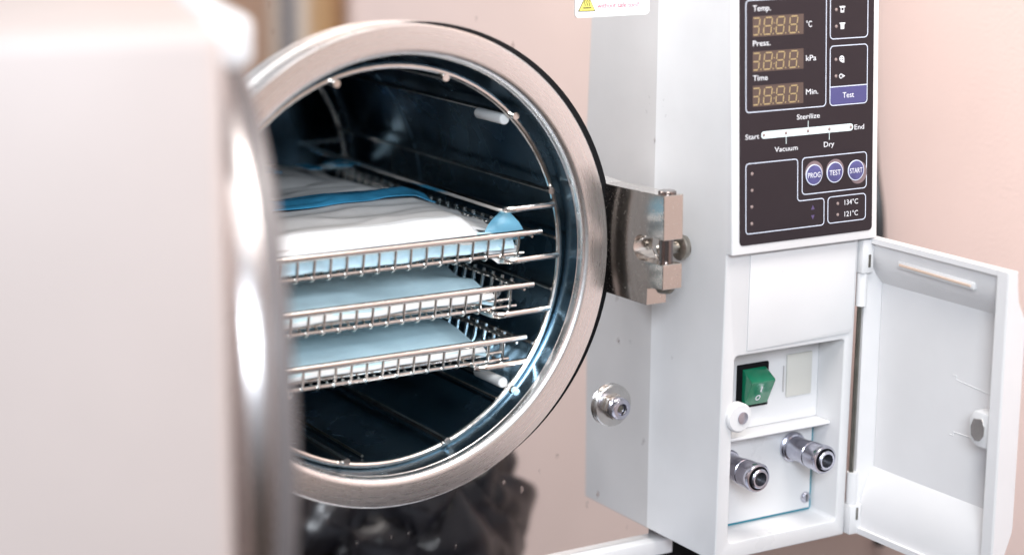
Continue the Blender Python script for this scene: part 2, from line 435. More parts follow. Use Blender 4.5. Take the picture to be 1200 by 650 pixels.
def prism_obj(poly, d0, d1, P):
    bm = bmesh.new(); add_prism(bm, poly, d0, d1, P); bmesh.ops.recalc_face_normals(bm, faces=bm.faces)
    me = bpy.data.meshes.new('t'); bm.to_mesh(me); bm.free(); o = bpy.data.objects.new('t', me); col.objects.link(o); return o
XYZ = lambda a, b, d: (d, a, b)
zt = .222
up = prism_obj([(-.0863 + TS * .0014, .0014), (front_y(zt), zt), (.43, zt), (.43, .0014)], XL, .3165, XYZ)
lo = prism_obj([(-.0779, -.2055), (-.0804, .02), (.43, .02), (.43, -.2055)], XL, .3062, XYZ)
cut = prism_obj(rrect(.2072, .2985, -.1940, -.0668, .003), -.12, -.05, lambda a, b, d: (a, d, b))
for o2, op in ((lo, 'UNION'), (cut, 'DIFFERENCE')):
    md = up.modifiers.new('b', 'BOOLEAN'); md.object = o2; md.operation = op; md.solver = 'EXACT'
bv = up.modifiers.new('v', 'BEVEL'); bv.width = .0011; bv.segments = 3; bv.limit_method = 'ANGLE'; bv.angle_limit = R_(40)
me = ev_mesh(up)
for o2 in (up, lo, cut): bpy.data.objects.remove(o2)
me.materials.clear(); me.materials.append(M['white']); me.shade_smooth(); me.set_sharp_from_angle(angle=R_(30)); me.name = 'control_box'
CB = bpy.data.objects.new('control_box', me); col.objects.link(CB); CB.parent = A
CB.matrix_parent_inverse = Matrix.Translation(A.location).inverted()

# smooth blank cover under the bezel
bm = bmesh.new(); pts = [(.2163, -.0006), (.2163, -.0641)] + [(.3035 - .0035 + .0035 * math.sin(R_(t)), -.0605 - .0035 * math.cos(R_(t)) + .0) for t in (0, 30, 60, 90)] + [(.3035, -.0006)]
pts = [(x, z - (.0 if z > -.05 else -.0013 * (x - .2163) / .087)) for x, z in pts]
add_prism(bm, pts, 0, .0012, lambda a, b, d: (a, -.0800 - .0122 * b - d + .0, b), .0005, 2)
finish('blank_cover', bm, M['white'], A)

# ---------------------------------------------------------------- control panel film with its printing
bm = bmesh.new(); add_prism(bm, rrect(5.8, 114.4, 7.4, 205, 2.6), .02, .55, BZ, .15, 1)
CP = finish('control_panel', bm, M['shell'], A, 20)
W0 = .56
def outline(poly, wd=.55, m=M['ink_line'], name='outline', close=True):
    n = len(poly); bm = bmesh.new(); ins = []; outs = []
    for i in range(n):
        p = Vector(poly[i]); a = Vector(poly[i - 1]); b = Vector(poly[(i + 1) % n])
        d1 = (p - a).normalized(); d2 = (b - p).normalized()
        nn = Vector((-(d1.y + d2.y), d1.x + d2.x)); nn.normalize()
        k = max(.5, nn.dot(Vector((-d1.y, d1.x))))
        ins.append(p + nn * wd * .5 / k); outs.append(p - nn * wd * .5 / k)
    vi = [[bm.verts.new(Vector(BZ(q.x, q.y, w))) for q in ins] for w in (W0, W0 + .12)]
    vo = [[bm.verts.new(Vector(BZ(q.x, q.y, w))) for q in outs] for w in (W0, W0 + .12)]
    for i in range(n):
        j = (i + 1) % n
        bm.faces.new((vi[1][i], vi[1][j], vo[1][j], vo[1][i])); bm.faces.new((vi[0][i], vi[0][j], vi[1][j], vi[1][i])); bm.faces.new((vo[0][i], vo[0][j], vo[1][j], vo[1][i]))
    return finish(name, bm, m, CP, 0)
outline(rrect(10.6, 74.7, 91.4, 161.0, 2.6))
outline(rrect(78.0, 109.1, 133.8, 172, 2.6))
outline(rrect(78.1, 109.1, 91.3, 129.3, 2.6))
outline(rrect(55.7, 109.2, 35.8, 59.4, 2.6))
outline(rrect(77.0, 108.7, 15.1, 32.2, 2.6))
Lb = [(10.5, 14.6), (73.8, 14.6), (73.8, 32.0), (52.0, 32.0), (52.0, 59.2), (10.5, 59.2)]
cl = [Vector((*p, 0)) for p in Lb]; mid = (cl[0] + cl[-1]) / 2
lp = rounded([mid] + cl + [mid], 2.6, 5)
# inner corner wants a wider sweep
lp = [v for v in lp]
outline([(v.x, v.y) for v in lp[:-1]])
bm = bmesh.new(); add_prism(bm, [(78.5, 103.0), (78.5, 94.1), (79.0, 92.6), (80.6, 91.75), (106.6, 91.75), (108.2, 92.6), (108.75, 94.1), (108.75, 103.0)], W0, W0 + .05, BZ); vb = finish('violet_field', bm, M['violet'], CP, 0)
bm = bmesh.new(); add_prism(bm, [(78.2, 102.9), (109.0, 102.9), (109.0, 103.5), (78.2, 103.5)], W0 + .06, W0 + .13, BZ); finish('outline', bm, M['ink_line'], CP, 0)

def word(s, u0, u1, v0, v1, m=M['ink'], par=CP, w=W0, bold=-.002, fit='cap'):
    return text_mesh(s, u0, u1, v0, v1, BZ, m, 'lettering', par, depth=.12, w0=w, bold=bold, fit=fit)
word('Temp.', 16.1, 30.0, 154.1, 157.7); word('Press.', 16.1, 29.8, 132.5, 136.0); word('Time', 16.1, 27.7, 110.9, 114.4)
word('°C', 58.5, 63.0, 142.4, 146.2); word('kPa', 58.4, 66.6, 121.1, 124.7); word('Min.', 58.5, 68.4, 99.7, 103.2)
word('Test', 88.6, 98.0, 95.7, 99.3, w=W0 + .06)
word('Sterilize', 51.2, 69.8, 84.3, 87.5); word('Start', 10.2, 21.0, 74.5, 77.7); word('End', 98.8, 106.8, 74.5, 77.7)
word('Vacuum', 33.4, 51.9, 65.0, 68.2); word('Dry', 73.4, 81.9, 65.1, 68.4)
word('134°C', 91.0, 102.3, 26.0, 29.3); word('121°C', 91.0, 102.3, 18.3, 21.7)
# progress bar
bm = bmesh.new(); add_prism(bm, rrect(22.7, 97.6, 74.1, 78.7, 2.2), W0, W0 + .08, BZ)
for u, v0, v1 in ((60.4, 78.6, 83.0), (42.6, 69.5, 74.2), (77.8, 69.5, 74.2)):
    add_prism(bm, [(u - .2, v0), (u + .2, v0), (u + .2, v1), (u - .2, v1)], W0, W0 + .08, BZ)
finish('progress_bar', bm, M['bar'], CP, 0)
def led(u, v, r=1.05, m='led'):
    bm = bmesh.new(); add_lathe(bm, [(r, W0), (r, W0 + .14), (r * .8, W0 + .3), (0, W0 + .42)], lambda a, b, h: BZ(u + a, v + b, h), 20)
    finish('indicator_light', bm, M[m], CP, 50)
for u in (24.7, 42.4, 60.2, 77.8, 95.6): led(u, 76.4, 1.1)
for u, v in ((82.9, 152.3), (83.0, 141.7), (82.9, 120.6), (83.0, 110.0), (15.4, 52.6), (15.4, 42.1), (15.2, 31.6), (15.2, 20.9), (85.3, 27.4), (85.3, 20.1)): led(u, v)
# printed symbols: two water tanks, a fan, a jet, two arrows
def glyph(polys, m=M['ink'], hole=None, name='symbol'):
    bm = bmesh.new()
    for p in polys: add_prism(bm, p, W0, W0 + .1, BZ)
    mats = [m]
    if hole:
        mats.append(M['shell'])
        for p in hole: add_prism(bm, p, W0 + .1, W0 + .16, BZ, mi=1)
    finish(name, bm, None, CP, 0, mats=mats)
disc = lambda u, v, r, n=16: [(u + r * math.cos(2 * math.pi * k / n), v + r * math.sin(2 * math.pi * k / n)) for k in range(n)]
cup = lambda u, v: [(u - 2.3, v + 2.1), (u - 2.3, v + 1.3), (u - 1.5, v + 1.1), (u - 1.4, v - 2.0), (u + 1.4, v - 2.0), (u + 1.5, v + 1.1), (u + 2.3, v + 1.3), (u + 2.3, v + 2.1)]
glyph([cup(87.9, 152.3)], hole=[[(87.0, 153.3), (87.0, 151.6), (88.8, 151.6), (88.8, 153.3)]])
glyph([cup(88.0, 141.8)])
glyph([disc(87.7, 120.9, 2.0), [(87.8, 119.0), (87.8, 118.4), (89.7, 118.4), (89.7, 121.0)]], hole=[disc(87.6 + 1.0 * math.cos(R_(a)), 120.9 + 1.0 * math.sin(R_(a)), .42, 8) for a in (45, 135, 225, 315)])
glyph([disc(87.2, 109.8, 1.6), [(87.4, 111.4), (90.6, 109.8), (87.4, 108.2)]], hole=[disc(87.0, 109.8, .9, 12)])
glyph([[(63.1, 25.4), (66.0, 25.4), (64.55, 28.4)]], M['arrow'], name='arrow_mark'); glyph([[(63.1, 21.8), (64.55, 18.9), (66.0, 21.8)]], M['arrow'], name='arrow_mark')
# buttons
for s, u, v, lx, dx, dy in (('PROG', 65.1, 47.9, 5.1, .3, 1.5), ('TEST', 82.3, 48.1, 4.6, .4, 1.2), ('START', 100.0, 48.0, 5.2, 2.2, -1.6)):
    bm = bmesh.new(); add_lathe(bm, [(7.4, W0), (7.4, W0 + .12), (0, W0 + .12)], lambda a, b, h: BZ(u + dx + a, v + dy + b, h), 36); finish('button_surround', bm, M['button_rim'], CP, 20)
    bm = bmesh.new(); add_lathe(bm, [(6.4, W0 + .12), (6.4, W0 + .5), (6.1, W0 + .6), (0, W0 + .6)], lambda a, b, h: BZ(u + a, v + b, h), 36); bt = finish('button', bm, M['button'], CP, 20)
    bm = bmesh.new(); add_lathe(bm, [(6.75, W0 + .1), (6.75, W0 + .58), (6.5, W0 + .7), (6.2, W0 + .66)], lambda a, b, h: BZ(u + a, v + b, h), 36); finish('button_ring', bm, M['ink_line'], bt, 40)
    word(s, u - lx, u + lx, v - 1.75, v + 1.55, par=bt, w=W0 + .6)
# displays
SEG = dict(a=((.15, 1), (.95, 1)), g=((.12, .5), (.88, .5)), d=((.05, 0), (.85, 0)), f=((.05, .95), (0.02, .55)), b=((1.0, .95), (.95, .55)), e=((0.0, .45), (0, .05)), c=((.93, .45), (.9, .05)))
for vb_, vt_ in ((138.2, 151.0), (116.4, 129.2), (94.6, 107.8)):
    bm = bmesh.new(); add_prism(bm, [(15.9, vb_), (56.3, vb_), (56.3, vt_), (15.9, vt_)], W0, W0 + .1, BZ); dp = finish('display', bm, M['display'], CP, 0)
    bm = bmesh.new(); y0 = vb_ + 1.3; hh = 10.3
    for x0, segs in ((14.6, 'abcdg'), (24.3, 'abcdefg'), (34.2, 'abcdefg'), (44.6, 'abcdefg')):
        for s in segs:
            (ax, ay), (bx, by) = SEG[s]; wd = 6.4
            p = Vector((x0 + ax * wd + ay * .7, y0 + ay * hh)); q = Vector((x0 + bx * wd + by * .7, y0 + by * hh))
            if x0 < 15: p.x = max(p.x, 16.4); q.x = max(q.x, 16.4)
            d = (q - p); d.normalize(); nn = Vector((-d.y, d.x)) * .38; p += d * .3; q -= d * .3
            add_prism(bm, [tuple(p - nn), tuple(q - nn), tuple(q + d * .3), tuple(q + nn), tuple(p + nn), tuple(p - d * .3)], W0 + .1, W0 + .16, BZ)
        add_prism(bm, disc(x0 + 7.7, y0 + .1, .45, 8), W0 + .1, W0 + .16, BZ)
    for dv in (3.2, 6.8): add_prism(bm, disc(32.8, y0 + dv, .42, 8), W0 + .1, W0 + .16, BZ)
    finish('digit_segments', bm, M['segment'], dp, 0)

# ---------------------------------------------------------------- inside the service compartment
# shelf and upper back board
bm = bmesh.new(); pts = [(-.0507, -.1262), (-.0675, -.1262), (-.0683, -.1270), (-.0683, -.1278), (-.0675, -.1285), (-.0507, -.1285)]
add_prism(bm, pts, .2076, .2981, XYZ); finish('compartment_shelf', bm, M['inner_white'], A, 20)
bm = bmesh.new(); add_box(bm, .2076, .2981, -.0535, -.0503, -.1258, -.0672); finish('upper_board', bm, M['inner_white'], A, 20)
bm = bmesh.new(); add_box(bm, .2076, .2983, -.0512, -.0503, -.1936, -.1289); finish('teal_backing', bm, M['teal'], A, 20)
bm = bmesh.new(); add_box(bm, .2077, .2958, -.0530, -.0516, -.1915, -.1290, .0003); pl = finish('connector_plate', bm, M['white'], A, 20)
# white covering plate
bm = bmesh.new(); add_box(bm, .2705, .2920, -.0550, -.0537, -.1090, -.0795, .0006); finish('cream_plate', bm, M['cream'], A)
bm = bmesh.new(); add_box(bm, .2680, .2688, -.0541, -.0537, -.1050, -.0870); finish('shadow_line', bm, mat('grey_shadow', (.45, .43, .42), .6), A)  # faint shadow beside the cream plate, drawn as a grey strip
# rocker switch
bm = bmesh.new(); add_box(bm, .2285, .2542, -.0562, -.0537, -.1112, -.0812, .0009)
swt = finish('power_switch', bm, M['black'], A)
bm = bmesh.new(); add_prism(bm, [(-.0560, -.0840), (-.0672, -.0905), (-.0668, -.0918), (-.0592, -.1085), (-.0560, -.1088)], .2318, .2512, XYZ, .0006, 2)
finish('rocker', bm, M['green'], swt, 25)
def RK(u, v, w):                               # sloping front facet of the rocker
    a = Vector((0, -.0668, -.0918)); b = Vector((0, -.0592, -.1085)); t = v / 18.35
    p = a.lerp(b, t); nrm = Vector((0, -.911, -.414)); p += nrm * (w / 1000)
    return (.2318 + u / 1000, p.y, p.z)
bm = bmesh.new(); add_prism(bm, [(9.3, 3.4), (10.3, 3.4), (10.3, 7.6), (9.3, 7.6)], .02, .15, RK); finish('on_mark', bm, M['ink'], swt, 0)
bm = bmesh.new(); add_lathe(bm, [(2.0, .02), (2.0, .15), (1.25, .15), (1.25, .02)], lambda a, b, h: RK(9.3 + a, 12.6 + b * 1.15, h), 24); finish('off_mark', bm, M['ink'], swt, 0)
# round catch at the left edge
kn = lath([(0, 0), (.0098, 0), (.0098, .0050), (.0088, .0062), (0, .0064)], PY(.2112, -.0760, -.1077), M['white'], 'catch_boss', A, 40)
lath([(0, .0064), (.0040, .0064), (.0040, .0069), (.0031, .0071), (0, .0069)], PY(.2128, -.0762, -.1077), M['hose'], 'catch_pin', kn, 24)
# hose connectors
for x, z in ((.2782, -.1450), (.2226, -.1485)):
    hc = lath([(0, 0), (.0098, 0), (.0103, .0006), (.0103, .0022), (.0093, .0030), (.0093, .0036), (.0082, .0042), (.0082, .0175), (.0088, .0180), (.0088, .0210), (.0083, .0214),
               (.0083, .0222), (.0092, .0228), (.0092, .0310), (.0097, .0316), (.0097, .0345), (.0090, .0356), (.0080, .0358), (.0078, .0350), (.0066, .0350), (.0066, .0372), (.0058, .0380), (.0047, .0380), (.0046, .0330), (.0046, .018)],
              PY(x, -.0530, z), M['hose'], 'hose_connector', A, 48)
    lath([(.0046, .0335), (0, .0335)], PY(x, -.0530, z), M['bore'], 'bore', hc, 24)
    lath([(.0079, .0353), (.0067, .0353)], PY(x, -.0530, z), M['black'], 'seal_ring', hc, 36)
sw_ = lath([(0, 0), (.0040, 0), (.0038, .0010), (.0030, .0018), (0, .0021)], PY(.2918, -.0531, -.1836), M['hose'], 'plate_screw', A, 28)
bm = bmesh.new(); add_box(bm, .2915, .2921, -.0557, -.0551, -.1862, -.1810); finish('screw_slot', bm, M['dark_steel'], sw_)

# ---------------------------------------------------------------- compartment door, opened square to the front
xo = .3135
def FD(u, z, x): return (xo + .0265 * u + x, -.081 - u, z)      # u along the leaf from the hinge
bm = bmesh.new(); U0, U1 = -.0035, .1262
# shell profile in (z, x): rim, slope, flat, slope, rim, and back again on the outside
inn = [(-.0024, .0002), (-.0024, .0028), (-.010, .0034), (-.018, .0056), (-.025, .0096), (-.0312, .0150), (-.0318, .0154), (-.160, .0154), (-.1606, .0150), (-.168, .0100), (-.178, .0060), (-.190, .0036), (-.2005, .0028), (-.2005, .0002)]
outp = [(-.2046, .0002), (-.2046, .0070), (-.196, .0082), (-.184, .0110), (-.1700, .0168), (-.166, .0176), (-.034, .0176), (-.030, .0168), (-.018, .0102), (-.008, .0084), (.0012, .0078), (.0012, .0002)]
loop = inn + outp
va = []
for u in (U0 + .0022, .030, .060, .090, .1165): va.append([bm.verts.new(Vector(FD(u, z, x))) for z, x in loop])
for i in range(len(va) - 1):
    for k in range(len(loop)):
        k2 = (k + 1) % len(loop); bm.faces.new((va[i][k], va[i][k2], va[i + 1][k2], va[i + 1][k]))
v0 = [[bm.verts.new(Vector(FD(u, z, x))) for z, x in [(-.2046, .0002)] + outp[1:-1] + [(.0012, .0002)]] for u in (U0 - .0008, U0 + .002)]
bm.faces.new(v0[0]); bm.faces.new(v0[1])
for k in range(len(v0[0])):
    k2 = (k + 1) % len(v0[0]); bm.faces.new((v0[0][k], v0[0][k2], v0[1][k2], v0[1][k]))
# free end wall: closes the outline
ol = [(-.2046, .0002)] + outp[1:-1] + [(.0012, .0002)]
oe = [(z, x) for z, x in ol]
v1 = [bm.verts.new(Vector(FD(.1166, z, x))) for z, x in oe]
v2 = [bm.verts.new(Vector(FD(U1 - .0012, z, x))) for z, x in oe]
v3 = [bm.verts.new(Vector(FD(U1, z * .995 - .0005, x * .9 + .0006))) for z, x in oe]
bm.faces.new(v1[::-1]); bm.faces.new(v3)
for a, b in ((v1, v2), (v2, v3)):
    for k in range(len(oe)):
        k2 = (k + 1) % len(oe); bm.faces.new((a[k], a[k2], b[k2], b[k]))
FL = finish('compartment_door', bm, M['inner_white'], A, 24)
bm = bmesh.new(); add_box(bm, .0265, .0950, -.0148, -.0100, .0022, .0062, .0008, 2, lambda p: Vector(FD(p.x, p.y - (p.x - .0265) * .02, p.z)))
ls = finish('label_holder', bm, M['white'], FL)
bm = bmesh.new(); add_box(bm, .0285, .0930, -.0132, -.0116, .0014, .0023, .0002, 1, lambda p: Vector(FD(p.x, p.y - (p.x - .0265) * .02, p.z)))
finish('label_holder_slot', bm, mat('pale_paper_strip', (.62, .47, .38), .6), ls)
# catch on the free edge
bm = bmesh.new()
poly = [(.1166, -.0925), (.1166, -.1150)] + [(.1060 + .0080 * math.cos(R_(t)), -.1065 + .0085 * math.sin(R_(t))) for t in (270, 240, 210, 180)] + [(.0980, -.0985), (.1015, -.0925)]
add_prism(bm, poly, .0024, .0156, lambda a, b, d: FD(a, b, d), .0008, 2)
ct = finish('door_catch', bm, M['white'], FL)
bm = bmesh.new(); add_prism(bm, [(.1095, -.0965), (.1115, -.1010), (.1110, -.1070), (.1080, -.1110), (.1040, -.1115), (.1005, -.1085), (.0998, -.1030), (.1020, -.0975)], .0016, .0025, lambda a, b, d: FD(a, b, d), .0002, 1)
finish('catch_magnet', bm, M['steel'], ct)
# moulded lines on the inside
for pts in (((.0680, -.0790), (.0715, -.0790), (.0715, -.0815), (.1125, -.0850)), ((.0680, -.1190), (.0715, -.1190), (.0715, -.1165), (.1080, -.1160))):
    bm = bmesh.new(); add_tube(bm, [FD(u, z, .0154) for u, z in pts], .00032, 6); finish('moulded_line', bm, M['white'], FL)
# hinge parts
bm = bmesh.new(); add_box(bm, .3072, .3168, -.0838, -.0700, -.0225, .0002, .0006); hk = finish('upper_hinge', bm, M['white'], A)
bm = bmesh.new(); add_box(bm, .3122, .3140, -.0842, -.0838, -.0185, -.0100); finish('hinge_slot', bm, M['dark_steel'], hk)
lath([(0, 0), (.0037, 0), (.0037, .0225), (0, .0225)], PZ(.3110, -.0795, -.0452), M['white'], 'hinge_barrel', hk, 20)
bm = bmesh.new(); add_box(bm, .3072, .3168, -.0828, -.0690, -.2046, -.1840, .0006); hk2 = finish('lower_hinge', bm, M['white'], A)
bm = bmesh.new(); add_box(bm, .3122, .3138, -.0832, -.0828, -.1945, -.1860); finish('hinge_slot', bm, M['dark_steel'], hk2)
lath([(0, 0), (.0037, 0), (.0037, .0225), (0, .0225)], PZ(.3110, -.0785, -.1838), M['white'], 'hinge_barrel', hk2, 20)
bm = bmesh.new(); add_tube(bm, [(.3100, -.0785, -.1615), (.3100, -.0795, -.0452)], .0016, 10); finish('hinge_rod', bm, M['dark_steel'], A)
bm = bmesh.new(); add_box(bm, .3064, .3120, -.0700, -.0690, -.1838, -.0228); finish('hinge_backing', bm, M['dark_steel'], A)

# ---------------------------------------------------------------- chamber door, swung open to the left
da = R_(15.5); H = Vector((math.sin(da), math.cos(da), 0)); Nn = Vector((math.cos(da), -math.sin(da), 0)); DC = Vector((-.176, -.175, 0))
def DR(s, n_, z): return DC + H * s + Nn * n_ + Vector((0, 0, z))   # s towards hinge, n towards the inner side
bm = bmesh.new()
prof = [(0, -.0295), (.150, -.0295), (.1525, -.029), (.1535, -.0270), (.1545, -.0262), (.1575, -.0250), (.1592, -.0230), (.1600, -.0205), (.1602, -.0165), (.1600, -.0130), (.1592, -.0108), (.1578, -.0098)]
prof += [(.148, -.0096), (.147, -.0098), (.133, -.0098), (.133, -.004), (.131, -.0015), (.126, -.0005), (.07, .002), (0, .003)]
add_lathe(bm, prof, lambda a, b, h: DR(a, h, b), 160)
DP = finish('chamber_door', bm, M['door_steel'], A, 28)
bm = bmesh.new(); add_lathe(bm, [(.1572, -.0096), (.1574, -.0040), (.1560, -.0012), (.1535, .0002), (.1490, .0004), (.1450, -.0010), (.1440, -.0096)], lambda a, b, h: DR(a, h, b), 128)
finish('door_gasket', bm, mat('reflection_dark_silicone', (.15, .135, .135), .3, spec=.5), DP)  # gasket coloured dark to stand in for the chamber's reflection on the edge
bm = bmesh.new(); add_box(bm, -.176, .176, -.150, -.0305, -.190, .190, .008, 4, lambda p: DR(p.x, p.y, p.z))
dcv = finish('door_cover', bm, M['cover'], DP)
bm = bmesh.new(); add_box(bm, -.120, .172, -.032, -.010, .1655, .1885, .005, 3, lambda p: DR(p.x, p.y, p.z))
finish('cover_hood', bm, M['white'], dcv)
bm = bmesh.new(); add_box(bm, .145, .205, -.026, -.010, -.05, .05, .004, 2, lambda p: DR(p.x, p.y, p.z)); finish('hinge_arm', bm, M['nickel'], DP)

# ================================================================== WIRE RACK IN THE CHAMBER
RK_ = thing('wire_rack', 'round chromed wire rack standing inside the open chamber, carrying the three trays', 'rack', (0, .15, -.13))
rc = (.0015, -.003); rw = .1262
circ = lambda y, r=rw, n=96: [(rc[0] + r * math.cos(2 * math.pi * k / n), y, rc[1] + r * math.sin(2 * math.pi * k / n)) for k in range(n)]
bm = bmesh.new(); add_tube(bm, circ(.008), .0021, 10, closed=True); finish('front_ring', bm, M['wire'], RK_)
bm = bmesh.new(); add_tube(bm, circ(.315), .0021, 8, closed=True); finish('back_ring', bm, M['wire_thin'], RK_)
for ang in (107, 71.6, 45, 18.6, -45, -71.1, -105.2, 135, 161.4, 225):
    bm = bmesh.new(); rr = .1232 if ang not in (45, -45, 135, 225) else .1268
    x = rc[0] + rr * math.cos(R_(ang)); z = rc[1] + rr * math.sin(R_(ang))
    add_tube(bm, [(x, .0045, z), (x, .318, z)], .0016 if ang not in (107, 71.6, -71.1, -105.2) else .0021, 8); o = finish('long_rod', bm, M['wire_thin'], RK_)
    bm = bmesh.new(); add_tube(bm, [(x, .0025, z), (x, .0058, z)], .0024, 10); finish('rod_tip', bm, M['wire'], o)
    if ang in (45, -45, 135, 225):
        bm = bmesh.new(); x = rc[0] + .1225 * math.cos(R_(ang)); z = rc[1] + .1225 * math.sin(R_(ang))
        add_tube(bm, [(x, .0112, z), (x, .012, z), (x, .044, z), (x, .0455, z)], [.0030, .0036, .0036, .0028], 12); finish('white_sleeve', bm, M['sleeve'], RK_)
for z, xi in ((.0262, .0855), (-.0075, .0870), (-.0425, .0785), (-.0760, .0645)):
    for s in (1, -1):
        xr = math.sqrt(rw ** 2 - (z - rc[1]) ** 2)
        bm = bmesh.new(); add_tube(bm, rounded([(rc[0] + s * (xr - .001), .008, z), (rc[0] + s * xi, .008, z - .0006), (rc[0] + s * xi, .315, z - .0006), (rc[0] + s * xr, .315, z)], .007, 5), .0022, 10)
        finish('support_rail', bm, M['wire'], RK_)
        bm = bmesh.new(); zz = z - .0225
        xr2 = math.sqrt(rw ** 2 - (zz - rc[1]) ** 2) - .0025
        add_tube(bm, [(rc[0] + s * xr2, .0085, zz), (rc[0] + s * xr2, .31, zz)], .0011, 6); finish('thin_rod', bm, M['wire_thin'], RK_)

# ================================================================== TRAYS
def make_tray(name, label, x0, z0, hw):
    t = thing(name, label, 'wire tray', (x0, .155, z0), 'wire trays on the rack', worldspace=False)
    y0 = .012 - .155; y1 = .298 - .155; zt_ = .0127; bw = hw - .0115
    bm = bmesh.new(); add_tube(bm, [(-hw, y0, zt_), (-hw + .001, y0, zt_), (hw - .001, y0, zt_), (hw, y0, zt_)], [.0014, .0023, .0023, .0014], 12); finish('front_rod', bm, M['wire'], t)
    bm = bmesh.new(); add_tube(bm, [(-hw, y1, zt_), (hw, y1, zt_)], .0020, 8); finish('back_rod', bm, M['wire_thin'], t)
    for s in (1, -1):
        for dx, dz, r in ((.0018, .0005, .0011), (.0042, .003, .0009)):
            bm = bmesh.new(); add_tube(bm, [(s * (bw + dx), y0, zt_ - dz), (s * (bw + dx), y1, zt_ - dz)], r, 8); finish('side_rail', bm, M['wire_thin'], t)
    bm = bmesh.new(); nx = 18; st = 2 * bw / nx
    for i in range(nx):                                  # wires running front to back, hooked up at both ends
        x = -bw + st * (i + .5)
        j = random.uniform(-.0004, .0004)
        add_tube(bm, rounded([(x + j, y0 + .0004, zt_ - .001), (x, y0 + .0032, -.0034), (x, y0 + .0105, -.0038), (x, y0 + .0150, -.0012), (x, y1 - .004, -.0012), (x, y1, zt_)], .0034, 4), .00098, 7)
    ny = 22; sy = (y1 - y0 - .023) / ny
    for i in range(ny + 1):                              # cross wires, turned up at the sides
        y = y0 + .0135 + sy * i; r = .0012
        add_tube(bm, rounded([(-bw - .0028, y, zt_ + .0022), (-bw, y, .0003), (bw, y, .0003), (bw + .0028, y, zt_ + .0022)], .004, 3), r, 6)
    for y in (y0 + .0042, y0 + .0125):
        add_tube(bm, [(-bw, y, -.0012 if y < y0 + .008 else .0012), (bw, y, -.0012 if y < y0 + .008 else .0012)], .0013, 8)
    finish('wire_basket', bm, M['wire_thin'], t)
    return t
make_tray('wire_tray', 'uppermost wire tray, holding the white pouches with blue edges', .0045, -.0042, .1125)
make_tray('wire_tray', 'middle wire tray, between the two others on the rack', -.0005, -.0388, .1120)
make_tray('wire_tray', 'lowest wire tray, with a pale blue pouch over black chamber floor', -.0050, -.0738, .1110)

# ================================================================== POUCHES
def sheet(x0, x1, y0, y1, hfun, nx=44, ny=30, thick=.0012, skew=0.0, back=0.0):
    bm = bmesh.new(); g = []
    for lvl in (0, 1):
        rows = []
        for j in range(ny + 1):
            row = []
            for i in range(nx + 1):
                u, v = i / nx, j / ny
                x = x0 + (x1 - x0) * u; y = y0 + (y1 - y0 + back * (u - .5)) * v + skew * (u - .5)
                z = hfun(u, v, x, y) - (thick if lvl else 0)
                row.append(bm.verts.new((x, y, z)))
            rows.append(row)
        g.append(rows)
    for lvl in (0, 1):
        for j in range(ny):
            for i in range(nx): bm.faces.new((g[lvl][j][i], g[lvl][j][i + 1], g[lvl][j + 1][i + 1], g[lvl][j + 1][i]))
    for i in range(nx):
        for j in (0, ny): bm.faces.new((g[0][j][i], g[0][j][i + 1], g[1][j][i + 1], g[1][j][i]))
    for j in range(ny):
        for i in (0, nx): bm.faces.new((g[0][j][i], g[0][j + 1][i], g[1][j + 1][i], g[1][j][i]))
    return bm
def nz(x, y, s, seed=0): return noise.noise(Vector((x * s, y * s, seed * 7.3)))
def crease(x, y, s, seed): return 1 - abs(noise.noise(Vector((x * s * .35, y * s, seed * 3.1))))
def lump(u, v, e=.18):
    f = lambda t: max(0, min(1, t / e, (1 - t) / e)); a, b = f(u), f(v)
    return (a * a * (3 - 2 * a)) * (b * b * (3 - 2 * b))

# top tray, three pouches overlapping like tiles
zb1 = -.0025
def h1(u, v, x, y):
    return zb1 + .0085 + .0122 * min(1, v / .75) ** .6 * (.84 + .16 * math.sin(math.pi * min(1, u * .85 + .12))) - .0125 * min(1, max(0, u - .84) / .08) + .0014 * nz(x, y, 34, 1) + .0007 * crease(x, y, 90, 2) - .004 * max(0, .12 - v) / .12
p1 = thing('sterilization_pouch', 'white paper pouch with a curled blue corner at the front of the top tray', 'pouch', (.0, .06, 0), 'pouches on the trays')
finish('paper_face', sheet(-.100, .1035, .0175, .0420, h1, 60, 24, .0015, -.002, .020), M['paper'], p1, 60)
def h1f(u, v, x, y): return zb1 + .0004 + .0112 * v ** .7 + .0012 * nz(x, y, 70, 5) + .0008 * crease(x, y, 120, 6)
finish('film_edge', sheet(-.100, .098, .0150, .0215, h1f, 60, 8, .0006), M['film_pale'], p1, 60)
bm = bmesh.new(); rows = []                           # blue corner, curled up and over
for i in range(13):
    row = []
    for j in range(11):
        u, v = i / 6 - 1, j / 10
        xl = .0785 + .0165 * v ** 2.2; xr = .1085 - .0085 * v ** 1.5; t = (u + 1) / 2
        x = xl + (xr - xl) * t
        z = .0030 + .0200 * v - .0022 * v * abs(2 * t - 1.1) ** 2 + .0005 * nz(x, v, 80, 9)
        y = .0190 + .0075 * v ** 1.5 + .0060 * (t - .6) ** 2 - .0035 * math.sin(math.pi * v) * t
        row.append(bm.verts.new((x, y, z)))
    rows.append(row)
for i in range(12):
    for j in range(10): bm.faces.new((rows[i][j], rows[i + 1][j], rows[i + 1][j + 1], rows[i][j + 1]))
bmesh.ops.solidify(bm, geom=bm.faces[:], thickness=.0005)
finish('curled_corner', bm, M['film_curl'], p1, 60)
bm = bmesh.new(); add_prism(bm, [(.1030, .0030), (.1125, .0045), (.1085, .0130), (.1010, .0200)], .0235, .0241, lambda a, b, d: (a, d + (b - .003) * .35, b), .0002, 1)
finish('paper_corner', bm, M['paper'], p1, 60)
